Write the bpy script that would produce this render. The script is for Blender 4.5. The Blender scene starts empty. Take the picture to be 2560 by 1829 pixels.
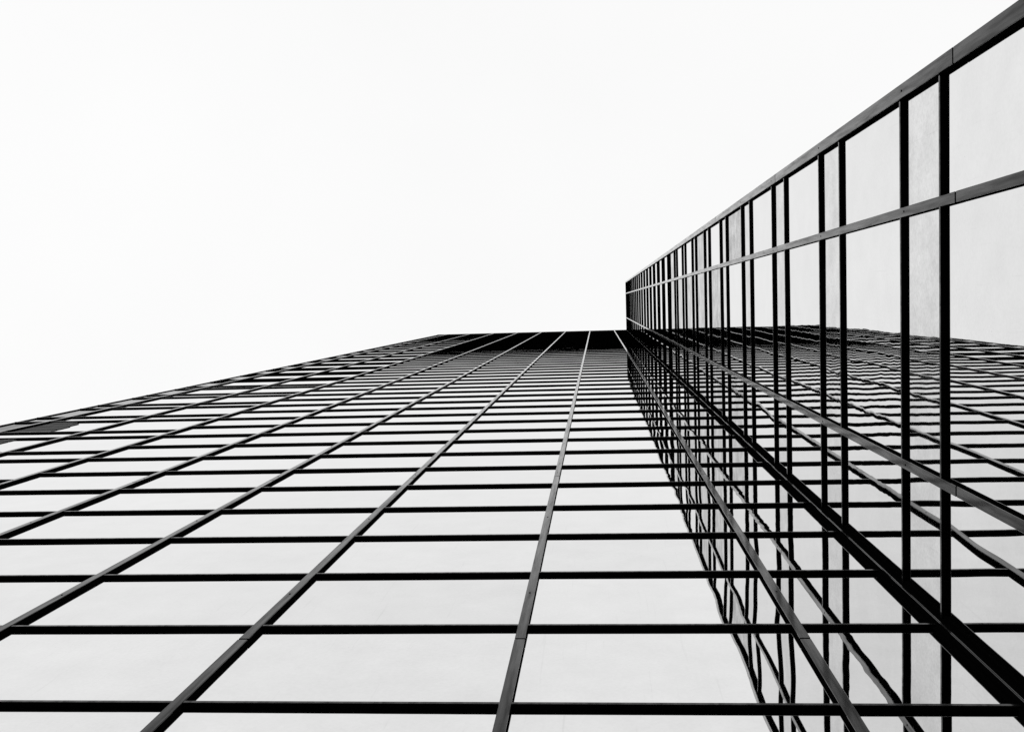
import bpy, bmesh, math, random
from mathutils import Matrix, Vector

random.seed(7)
W = 2.4                                   # one bay, metres
EYE = 1.6                                 # camera height above the pavement

# ------------------------------------------------------------------ camera
scene = bpy.context.scene
cam_d = bpy.data.cameras.new('camera')
cam = bpy.data.objects.new('camera', cam_d)
scene.collection.objects.link(cam)
scene.camera = cam
cam_d.sensor_fit = 'HORIZONTAL'
cam_d.sensor_width = 36.0
cam_d.lens = 2600.0 / 2560.0 * 36.0
cam_d.clip_start = 0.05
cam_d.clip_end = 3000.0
RIGHT = (0.996339734, 0.027668241, 0.080880173)
UP = (0.022746338, -0.997869083, 0.061154699)
BACK = (0.082399867, -0.059091129, -0.994845968)
CAMX, CAMY = -1.22863 * W, -1.20803 * W
cam.matrix_world = Matrix(((RIGHT[0], UP[0], BACK[0], CAMX),
                           (RIGHT[1], UP[1], BACK[1], CAMY),
                           (RIGHT[2], UP[2], BACK[2], EYE),
                           (0, 0, 0, 1)))

# ------------------------------------------------------------------ sky: a bright even overcast, seen in black and white
SUN_EL, SUN_AZ = math.radians(48), math.radians(40)      # azimuth from +Y towards +X: behind the tower
world = bpy.data.worlds.new('World')
scene.world = world
world.use_nodes = True
nt = world.node_tree
nt.nodes.clear()
N = nt.nodes.new
sky = N('ShaderNodeTexSky'); sky.sky_type = 'NISHITA'; sky.sun_disc = False
sky.sun_elevation = SUN_EL; sky.sun_rotation = SUN_AZ
bw = N('ShaderNodeRGBToBW')
bgs = N('ShaderNodeBackground'); bgs.inputs['Strength'].default_value = 0.05
nt.links.new(sky.outputs[0], bw.inputs[0]); nt.links.new(bw.outputs[0], bgs.inputs['Color'])
tc = N('ShaderNodeTexCoord')
cl = N('ShaderNodeTexNoise'); cl.inputs['Scale'].default_value = 1.7; cl.inputs['Detail'].default_value = 5
nt.links.new(tc.outputs['Generated'], cl.inputs['Vector'])
cr = N('ShaderNodeMapRange')
cr.inputs['From Min'].default_value = .3; cr.inputs['From Max'].default_value = .7
cr.inputs['To Min'].default_value = .965; cr.inputs['To Max'].default_value = 1.015
nt.links.new(cl.outputs[0], cr.inputs['Value'])
bgc = N('ShaderNodeBackground'); bgc.inputs['Strength'].default_value = 1.0
nt.links.new(cr.outputs[0], bgc.inputs['Color'])
mx = N('ShaderNodeMixShader'); mx.inputs[0].default_value = 0.97      # cloud cover
nt.links.new(bgs.outputs[0], mx.inputs[1]); nt.links.new(bgc.outputs[0], mx.inputs[2])
wo = N('ShaderNodeOutputWorld'); nt.links.new(mx.outputs[0], wo.inputs['Surface'])

sun_d = bpy.data.lights.new('sun', 'SUN'); sun_d.energy = 0.6; sun_d.angle = math.radians(14)
sun = bpy.data.objects.new('sun', sun_d); scene.collection.objects.link(sun)
sd = Vector((math.sin(SUN_AZ) * math.cos(SUN_EL), math.cos(SUN_AZ) * math.cos(SUN_EL), math.sin(SUN_EL)))
sun.rotation_euler = sd.to_track_quat('Z', 'Y').to_euler()

scene.view_settings.view_transform = 'Standard'
scene.view_settings.look = 'None'
scene.view_settings.exposure = 0.0
scene.view_settings.gamma = 1.0
scene.view_settings.use_curve_mapping = False
scene.render.engine = 'CYCLES'
scene.cycles.max_bounces = 16
scene.cycles.glossy_bounces = 12
scene.cycles.use_denoising = True

# ------------------------------------------------------------------ materials (the photograph is black and white: every colour is a grey)
def new_mat(name):
    m = bpy.data.materials.new(name); m.use_nodes = True
    t = m.node_tree; p = t.nodes['Principled BSDF']
    return m, t, p

def node(t, kind, **kw):
    n = t.nodes.new(kind)
    for k, v in kw.items():
        if k in n.inputs: n.inputs[k].default_value = v
        else: setattr(n, k, v)
    return n

def math_node(t, op, a, b=None):
    n = t.nodes.new('ShaderNodeMath'); n.operation = op
    for i, v in enumerate((a, b)):
        if v is None: continue
        if isinstance(v, (int, float)): n.inputs[i].default_value = v
        else: t.links.new(v, n.inputs[i])
    return n.outputs[0]

def glass_mat(name, refl, mottle, warp, ripple, rough, graze=1.0):
    """Mirror-coated pane: bright reflection, slight rolling waves that differ from pane to pane, mottling, dust and run marks."""
    m, t, p = new_mat(name)
    tc = node(t, 'ShaderNodeTexCoord'); oi = node(t, 'ShaderNodeObjectInfo')
    at = node(t, 'ShaderNodeAttribute', attribute_name='seed')
    seed = math_node(t, 'MULTIPLY', math_node(t, 'ADD', oi.outputs['Random'], at.outputs['Fac']), 91.0)
    vec = tc.outputs['Object']
    # rolling waves
    n1 = node(t, 'ShaderNodeTexNoise', noise_dimensions='4D', Scale=0.62, Detail=.6, Roughness=.35)
    t.links.new(vec, n1.inputs['Vector']); t.links.new(seed, n1.inputs['W'])
    n2 = node(t, 'ShaderNodeTexNoise', noise_dimensions='4D', Scale=3.2, Detail=1.0, Roughness=.5)
    t.links.new(vec, n2.inputs['Vector']); t.links.new(seed, n2.inputs['W'])
    # how strongly this pane is warped
    wn = node(t, 'ShaderNodeTexWhiteNoise', noise_dimensions='1D'); t.links.new(seed, wn.inputs['W'])
    amt = node(t, 'ShaderNodeMapRange'); t.links.new(math_node(t, 'POWER', wn.outputs['Value'], 2.6), amt.inputs['Value'])
    amt.inputs['To Min'].default_value = .25; amt.inputs['To Max'].default_value = 2.0
    w2 = node(t, 'ShaderNodeTexWhiteNoise', noise_dimensions='1D'); t.links.new(math_node(t, 'ADD', seed, 17.3), w2.inputs['W'])
    rip = node(t, 'ShaderNodeMapRange'); t.links.new(math_node(t, 'POWER', w2.outputs['Value'], 4.0), rip.inputs['Value'])
    rip.inputs['To Min'].default_value = .5; rip.inputs['To Max'].default_value = 6.0
    h = math_node(t, 'ADD', math_node(t, 'MULTIPLY', math_node(t, 'MULTIPLY', n1.outputs[0], amt.outputs[0]), warp),
                  math_node(t, 'MULTIPLY', math_node(t, 'MULTIPLY', n2.outputs[0], rip.outputs[0]), ripple))
    far = math_node(t, 'GREATER_THAN', at.outputs['Fac'], .001)                # upper storeys: flatter panes
    h = math_node(t, 'MULTIPLY', h, math_node(t, 'SUBTRACT', 1.0, math_node(t, 'MULTIPLY', far, .8)))
    b = node(t, 'ShaderNodeBump', Strength=1.0, Distance=1.0); t.links.new(h, b.inputs['Height'])
    t.links.new(b.outputs[0], p.inputs['Normal'])
    # mottling and dust: broad patches, vertical run marks, specks
    n3 = node(t, 'ShaderNodeTexNoise', noise_dimensions='4D', Scale=2.2, Detail=7.0, Roughness=.62)
    t.links.new(vec, n3.inputs['Vector']); t.links.new(seed, n3.inputs['W'])
    mp = node(t, 'ShaderNodeMapping'); mp.inputs['Scale'].default_value = (26, 26, .7)
    t.links.new(vec, mp.inputs['Vector'])
    n4 = node(t, 'ShaderNodeTexNoise', noise_dimensions='4D', Scale=1.0, Detail=4.0, Roughness=.6, Distortion=.3)
    t.links.new(mp.outputs[0], n4.inputs['Vector']); t.links.new(seed, n4.inputs['W'])
    streak = node(t, 'ShaderNodeMapRange'); t.links.new(n4.outputs[0], streak.inputs['Value'])
    streak.inputs['From Min'].default_value = .62; streak.inputs['From Max'].default_value = .80
    n5 = node(t, 'ShaderNodeTexNoise', noise_dimensions='4D', Scale=34.0, Detail=2.0)
    t.links.new(vec, n5.inputs['Vector']); t.links.new(seed, n5.inputs['W'])
    speck = node(t, 'ShaderNodeMapRange'); t.links.new(n5.outputs[0], speck.inputs['Value'])
    speck.inputs['From Min'].default_value = .70; speck.inputs['From Max'].default_value = .80
    d = math_node(t, 'MULTIPLY', math_node(t, 'SUBTRACT', n3.outputs[0], .5), mottle)
    d = math_node(t, 'ADD', d, math_node(t, 'MULTIPLY', streak.outputs[0], -.10))
    d = math_node(t, 'ADD', d, math_node(t, 'MULTIPLY', speck.outputs[0], -.16))
    d = math_node(t, 'ADD', d, math_node(t, 'MULTIPLY', math_node(t, 'SUBTRACT', n5.outputs[0], .5), mottle * .55))
    tone = math_node(t, 'MULTIPLY', math_node(t, 'SUBTRACT', wn.outputs['Value'], .5), .05)
    v = math_node(t, 'ADD', math_node(t, 'ADD', d, tone), refl)
    t.links.new(v, p.inputs['Base Color'])
    p.inputs['Metallic'].default_value = 1.0
    if graze < 1:                                                          # greyer panes: weaker reflection at a glancing angle
        t.links.new(math_node(t, 'ADD', math_node(t, 'MULTIPLY', d, 1.5), graze), p.inputs['Specular Tint'])
    p.inputs['Roughness'].default_value = rough
    return m

def metal_mat(name, base, rough, spec=.5, var=.5, coat=False):
    m, t, p = new_mat(name)
    tc = node(t, 'ShaderNodeTexCoord')
    mp = node(t, 'ShaderNodeMapping'); mp.inputs['Scale'].default_value = (14, 14, 1.1)
    t.links.new(tc.outputs['Object'], mp.inputs['Vector'])
    n = node(t, 'ShaderNodeTexNoise', Scale=1.0, Detail=8.0, Roughness=.65, Distortion=.4)
    t.links.new(mp.outputs[0], n.inputs['Vector'])
    f = math_node(t, 'ADD', math_node(t, 'MULTIPLY', math_node(t, 'SUBTRACT', n.outputs[0], .5), 2 * var), 1.0)
    t.links.new(math_node(t, 'MULTIPLY', f, base), p.inputs['Base Color'])
    g = node(t, 'ShaderNodeTexNoise', Scale=1.3, Detail=5.0)
    t.links.new(tc.outputs['Object'], g.inputs['Vector'])
    t.links.new(math_node(t, 'ADD', math_node(t, 'MULTIPLY', g.outputs[0], .25), rough - .12), p.inputs['Roughness'])
    t.links.new(math_node(t, 'MULTIPLY', f, spec), p.inputs['Specular IOR Level'])
    gm = node(t, 'ShaderNodeMapRange'); t.links.new(n.outputs[0], gm.inputs['Value'])
    gm.inputs['From Min'].default_value = .34; gm.inputs['From Max'].default_value = .60
    gm.inputs['To Min'].default_value = .10; gm.inputs['To Max'].default_value = 1.0
    if coat: t.links.new(gm.outputs[0], p.inputs['Coat Weight'])       # grime dulls the finish in runs
    return m

M_GLASS = glass_mat('mirror_glass', .755, .16, .0080, .00016, .012)
M_SPAN = glass_mat('spandrel_glass', .71, .28, .0100, .00016, .02, .90)
M_MOTTLED = glass_mat('mottled_glass', .60, .64, .0090, .00018, .02, .74)  # greyer, patchier panes on some wing storeys
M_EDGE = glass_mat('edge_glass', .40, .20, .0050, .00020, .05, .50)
M_EDGE_REFL = glass_mat('edge_glass_reflection', .20, .16, .0050, .00020, .05, .28)
M_COVER = metal_mat('bronze_cover_metal', .014, .16, .5, .7, True)
M_TRANS = metal_mat('dark_transom_metal', .012, .20, .5, .4, True)
for m in (M_COVER, M_TRANS):
    p = m.node_tree.nodes['Principled BSDF']
    p.inputs['IOR'].default_value = 1.12
    p.inputs['Coat IOR'].default_value = 1.12
    p.inputs['Coat Roughness'].default_value = .07
M_BLACK = metal_mat('matte_black_paint', .0025, .9, .0, .2)
M_REFL_STONE = metal_mat('reflected_stone_grey', .075, .8, .2, .9)
M_PAVE = metal_mat('dark_paving', .07, .85, .3, .3)
M_ROOF = metal_mat('roof_felt', .08, .9, .2, .3)

# ------------------------------------------------------------------ mesh helpers
def link(o, parent=None):
    scene.collection.objects.link(o)
    if parent is not None: o.parent = parent
    return o

FACES = [(0, 3, 2, 1), (4, 5, 6, 7), (0, 1, 5, 4), (1, 2, 6, 5), (2, 3, 7, 6), (3, 0, 4, 7)]
class MB:
    def __init__(self): self.v = []; self.f = []; self.seed = []
    def box(self, x0, x1, y0, y1, z0, z1, M=None, seed=0.0):
        i = len(self.v)
        pts = [(x0, y0, z0), (x1, y0, z0), (x1, y1, z0), (x0, y1, z0), (x0, y0, z1), (x1, y0, z1), (x1, y1, z1), (x0, y1, z1)]
        if M is not None: pts = [tuple(M @ Vector(p)) for p in pts]
        self.v += pts; self.f += [tuple(i + k for k in q) for q in FACES]; self.seed += [seed] * 8
        return self
    def prism(self, prof, z0, z1):
        """prof: list of (x, y) counter-clockwise, extruded along z."""
        i = len(self.v); n = len(prof)
        self.v += [(x, y, z0) for x, y in prof] + [(x, y, z1) for x, y in prof]
        self.f += [tuple(i + k for k in reversed(range(n))), tuple(i + n + k for k in range(n))]
        self.f += [(i + k, i + (k + 1) % n, i + n + (k + 1) % n, i + n + k) for k in range(n)]
        self.seed += [0.0] * (2 * n)
        return self
    def mesh(self, name, mat):
        me = bpy.data.meshes.new(name)
        me.from_pydata(self.v, [], self.f); me.materials.append(mat)
        if any(self.seed):
            a = me.attributes.new('seed', 'FLOAT', 'POINT'); a.data.foreach_set('value', self.seed)
        me.update()
        return me
    def obj(self, name, mat, parent=None):
        return link(bpy.data.objects.new(name, self.mesh(name, mat)), parent)

# ------------------------------------------------------------------ the setting
g = MB().box(-900, 900, -900, 900, -.3, 0).obj('pavement', M_PAVE); g['kind'] = 'structure'

# ------------------------------------------------------------------ the tower
tower = bpy.data.objects.new('glass_tower', None); link(tower)
tower['label'] = 'tall mirror-glass office tower with black grid of mullions, seen from its foot'
tower['category'] = 'tower'

F = 1.52179 * W                 # storey height
ZB = 3.79429 * W + EYE          # a floor line
SP = 0.314                      # spandrel share of a storey
ZT = 43.37763 * W + EYE         # top of the wall
K0, KTOP = -2, 25
DEP_M = .0185 * W               # how far mullions stand proud of the glass
DEP_T = .0165 * W
WID_M = .037 * W
HT = .017 * W                   # transom height
MA = [.53621, .53621, .53621, .53621, .53621, .53621, .53621, .53621]
DX = [.0046, .0027, -.0046, -.0073, -.0060, -.0054, .0073, .0072]
XM = [(-(.53621 + 8 - k) + DX[k - 1]) * W for k in range(1, 9)]      # mullions of the wide wall, outer to inner
XE = -(.53621 + 7 + .39677) * W                                       # its outer edge
SM = [.52731 * W, 1.52731 * W]                                        # mullions of the narrow wing, from the corner
SE = (1.52731 + .49619) * W                                           # its outer edge
CP = .047 * W                                                         # corner post

FA = Matrix.Identity(4)                                               # local u = +X, outward = -Y, z up
FB = Matrix.Rotation(math.radians(-90), 4, 'Z')                       # local x -> -Y, outward local -y -> -X
# local frame of every wall: x along it, -y outwards, glass face on y = 0

pane_cache, bar_cache = {}, {}
def pane_mesh(w, h, mat):
    k = (round(w, 3), round(h, 3), mat.name)
    if k not in pane_cache:
        pane_cache[k] = MB().box(-w / 2, w / 2, 0, .024, -h / 2, h / 2).mesh('pane', mat)
    return pane_cache[k]
def bar_mesh(w):
    k = round(w, 3)
    if k not in bar_cache:
        d, h = DEP_T, HT
        b = MB()
        # extruded bar with a chamfered nose and a thin glazing bead under it
        pr = [(0.02, 0), (-d + .004, 0), (-d, .004), (-d, h - .004), (-d + .004, h), (0.02, h)]
        n = len(pr); i = 0
        b.v = [(-w / 2, y, z) for y, z in pr] + [(w / 2, y, z) for y, z in pr]
        b.f = [tuple(range(n)), tuple(reversed(range(n, 2 * n)))] + [(k2, n + k2, n + (k2 + 1) % n, (k2 + 1) % n) for k2 in range(n)]
        b.seed = [0.0] * (2 * n)
        me = b.mesh('transom', M_BLACK); me.materials.append(M_TRANS)
        for q in me.polygons:                                # only the nose is bare metal
            if q.normal.y < -.5: q.material_index = 1
        bar_cache[k] = me
    return bar_cache[k]

def levels(kind, top):
    """z of every transom on a wall column: floor line plus sill line."""
    s = SP if kind == 'pair' else .5
    out = []
    for k in range(K0, KTOP + 2):
        for j, o in enumerate((0, s)):
            z = ZB + (k + o) * F
            if z < top - .3: out.append((z, k, j))
    return out

NEAR = 8
far_pane = {m.name: MB() for m in (M_GLASS, M_SPAN, M_MOTTLED, M_EDGE, M_EDGE_REFL)}
far_bar = MB()
rnd = random.Random(3)

def wall_column(FM, x0, x1, kind, edge=False, all_far=False, wing=False):
    lv = levels(kind, ZT)
    w = x1 - x0; xc = (x0 + x1) / 2
    for i, (z, k, j) in enumerate(lv):
        zt = lv[i + 1][0] if i + 1 < len(lv) else ZT
        mat = M_SPAN if (wing and j == 0) else M_GLASS
        if wing and mat is M_GLASS and 2 <= k <= 8 and rnd.random() < (.25, .5, .8, .9, .8, .6, .4)[k - 2]: mat = M_MOTTLED
        if edge: mat = M_EDGE_REFL if z < EYE + 11.0 * W else M_EDGE  # lower edge panes coloured darker to stand for the neighbour's reflection
        h = zt - z
        if k < NEAR + 1 and k >= -1 and not all_far:
            o = bpy.data.objects.new('pane', pane_mesh(w, h - .004, mat)); link(o, tower)
            o.matrix_local = FM @ Matrix.Translation((xc, 0, z + h / 2)) @ Matrix.Rotation(rnd.gauss(0, .0007), 4, 'X') @ Matrix.Rotation(rnd.gauss(0, .0007), 4, 'Z')
            o = bpy.data.objects.new('transom', bar_mesh(w)); link(o, tower)
            o.matrix_local = FM @ Matrix.Translation((xc, 0, z))
        else:
            T = FM @ Matrix.Translation((xc, 0, z + h / 2)) @ Matrix.Rotation(rnd.gauss(0, .0007), 4, 'X')
            far_pane[mat.name].box(-w / 2, w / 2, 0, .024, -h / 2 + .002, h / 2 - .002, T, rnd.random() + .01)
            far_bar.box(-w / 2, w / 2, -DEP_T, .02, 0, HT, FM @ Matrix.Translation((xc, 0, z)))

g2 = .002
# wide wall: two and a half bays of paired lines at the outer end, equal panes from the third mullion to the corner
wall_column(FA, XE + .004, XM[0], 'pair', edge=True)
wall_column(FA, XM[0], XM[1], 'pair')
wall_column(FA, XM[1], XM[2], 'pair')
for a, b in zip(XM[2:], XM[3:] + [0.0]):
    wall_column(FA, a, b, 'equal')
# narrow wing
wall_column(FB, 0.0, SM[0], 'pair', wing=True)
wall_column(FB, SM[0], SM[1], 'pair', wing=True)
wall_column(FB, SM[1], SE - .004, 'pair', wing=True)
# end of the wing (faces the camera's back) and outer return of the wide wall: out of this view
FE = Matrix.Translation((0, -SE, 0))
FR = Matrix.Translation((XE, 0, 0)) @ Matrix.Rotation(math.radians(-90), 4, 'Z')
for i in range(5): wall_column(FE, .05 + i * W, .05 + (i + 1) * W, 'pair', all_far=True)
for i in range(5): wall_column(FR, -.05 - (i + 1) * W, -.05 - i * W, 'pair', all_far=True)

for nm, mb in far_pane.items():
    if mb.v:
        o = mb.obj('upper_panes', bpy.data.materials[nm], tower); o['kind'] = 'stuff'
o = far_bar.obj('upper_transoms', M_BLACK, tower); o['kind'] = 'stuff'

# mullions: matte black body, cover plates in lengths with open joints, one bolt a storey
SEG = 2.28 * F
Z_JOINT = ZB - .105 * F
cover_cache, bolt_me = {}, None
def bolt_mesh():
    global bolt_me
    if bolt_me is None:
        b = MB(); n = 8
        ring = lambda r, y: [(r * math.cos(2 * math.pi * i / n), y, r * math.sin(2 * math.pi * i / n)) for i in range(n)]
        b.v = ring(.011, 0) + ring(.009, -.004) + ring(.004, -.002)
        for s in (0, n): b.f += [(s + i, s + (i + 1) % n, s + n + (i + 1) % n, s + n + i) for i in range(n)]
        b.f.append(tuple(range(2 * n, 3 * n))); b.seed = [0.0] * (3 * n)
        bolt_me = b.mesh('bolt', M_BLACK)
    return bolt_me

def cover_mesh(w, L, th=.007):
    k = (round(w, 4), round(L, 3))
    if k not in cover_cache:
        c = .003
        cover_cache[k] = MB().prism([(-w / 2, 0), (-w / 2, -th + c), (-w / 2 + c, -th), (w / 2 - c, -th), (w / 2, -th + c), (w / 2, 0)], 0, L).mesh('cover_plate', M_COVER)
    return cover_cache[k]

def mullion(FM, x, w=WID_M, dep=DEP_M, name='mullion', phase=0.0, off=0.0, bolts=True):
    zt = ZT + .02
    mul = MB().box(-w / 2 + .003, w / 2 - .003, -dep + .007, .03, 0.0, zt).obj(name, M_BLACK, tower)
    mul.matrix_local = FM @ Matrix.Translation((x + off, 0, 0))
    z = Z_JOINT + phase * SEG
    while z > 0: z -= SEG
    while z < zt:
        a, b = max(z + .015, 0.0), min(z + SEG - .015, zt)
        c = bpy.data.objects.new('cover_plate', cover_mesh(w, b - a)); link(c, mul)
        c.matrix_local = Matrix.Translation((rnd.gauss(0, .0006), -dep + .007 + rnd.gauss(0, .0005), a))
        z += SEG
    if bolts:
        for k in range(-1, 7):
            b = bpy.data.objects.new('bolt', bolt_mesh()); link(b, mul)
            b.matrix_local = Matrix.Translation((rnd.gauss(0, .004), -dep, ZB + (k + SP) * F - .12))
    return mul

for i, x in enumerate(XM): mullion(FA, x)
for s in SM: mullion(FB, s)
# outer edge of the wing: a wide cover that turns the corner
mullion(FB, SE - .0275 * W, w=.055 * W, dep=.026 * W, name='edge_mullion', bolts=True)
# outer edge of the wide wall: a thin black trim
mb = MB().box(-.012, .012, -DEP_M * .6, .03, 0, ZT + .02)
o = mb.obj('edge_trim', M_BLACK, tower); o.location = (XE + .004, 0, 0)
# corner post: black core, a flange on each wall
cpost = MB().box(-CP * .82, .02, -CP * .82, .02, 0, ZT + .02).obj('corner_post', M_BLACK, tower)
MB().box(-CP * 1.05, -CP * .82 - .001, -DEP_T * .62, .01, 0, ZT + .02).obj('flange', M_BLACK, cpost)
MB().box(-DEP_T * .62, .01, -CP * 1.05, -CP * .82 - .001, 0, ZT + .02).obj('flange', M_BLACK, cpost)
for e in (CP * .82,):                                                         # thin bare bead each side of the core's edge
    MB().box(-e + .001, -e + .007, -e - .003, -e + .002, 0, ZT + .02).obj('bead', M_TRANS, cpost)
    MB().box(-e - .003, -e, -e + .001, -e + .007, 0, ZT + .02).obj('bead', M_TRANS, cpost)

# coping along the top
cop = MB()
cop.box(XE - .01, -DEP_M - .012, -DEP_M - .012, .30, ZT + .022, ZT + .10)
cop.obj('coping', M_TRANS, tower)
MB().box(-DEP_M - .010, .30, -SE - .01, .31, ZT + .022, ZT + .098).obj('coping', M_TRANS, tower)

# body of the building behind the glass
MB().box(XE + .06, .02, .05, 14.0, 0, ZT - .02).obj('core_wall', M_BLACK, tower)
MB().box(.05, 14.0, -SE + .06, 14.0, 0, ZT - .03).obj('core_wall', M_BLACK, tower)
MB().box(XE + .05, 14.0, .31, 14.1, ZT - .02, ZT + .03).obj('roof_slab', M_ROOF, tower)

# added panels painted as a neighbour's stone wall reflected in the outer bay
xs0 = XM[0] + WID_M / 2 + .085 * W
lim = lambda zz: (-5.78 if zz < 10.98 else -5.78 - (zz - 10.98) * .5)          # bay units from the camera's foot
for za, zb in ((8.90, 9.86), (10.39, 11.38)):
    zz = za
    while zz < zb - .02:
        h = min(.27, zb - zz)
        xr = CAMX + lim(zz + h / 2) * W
        MB().box(xs0, xr + rnd.uniform(-.01, .01), -.016, -.0055, EYE + zz * W + .034, EYE + (zz + h) * W - .034).obj('reflection_panel', M_REFL_STONE, tower)
        MB().box(xs0, xr - .02, -.005, -.002, EYE + zz * W + .001, EYE + (zz + h) * W - .001).obj('reflection_backing', M_BLACK, tower)
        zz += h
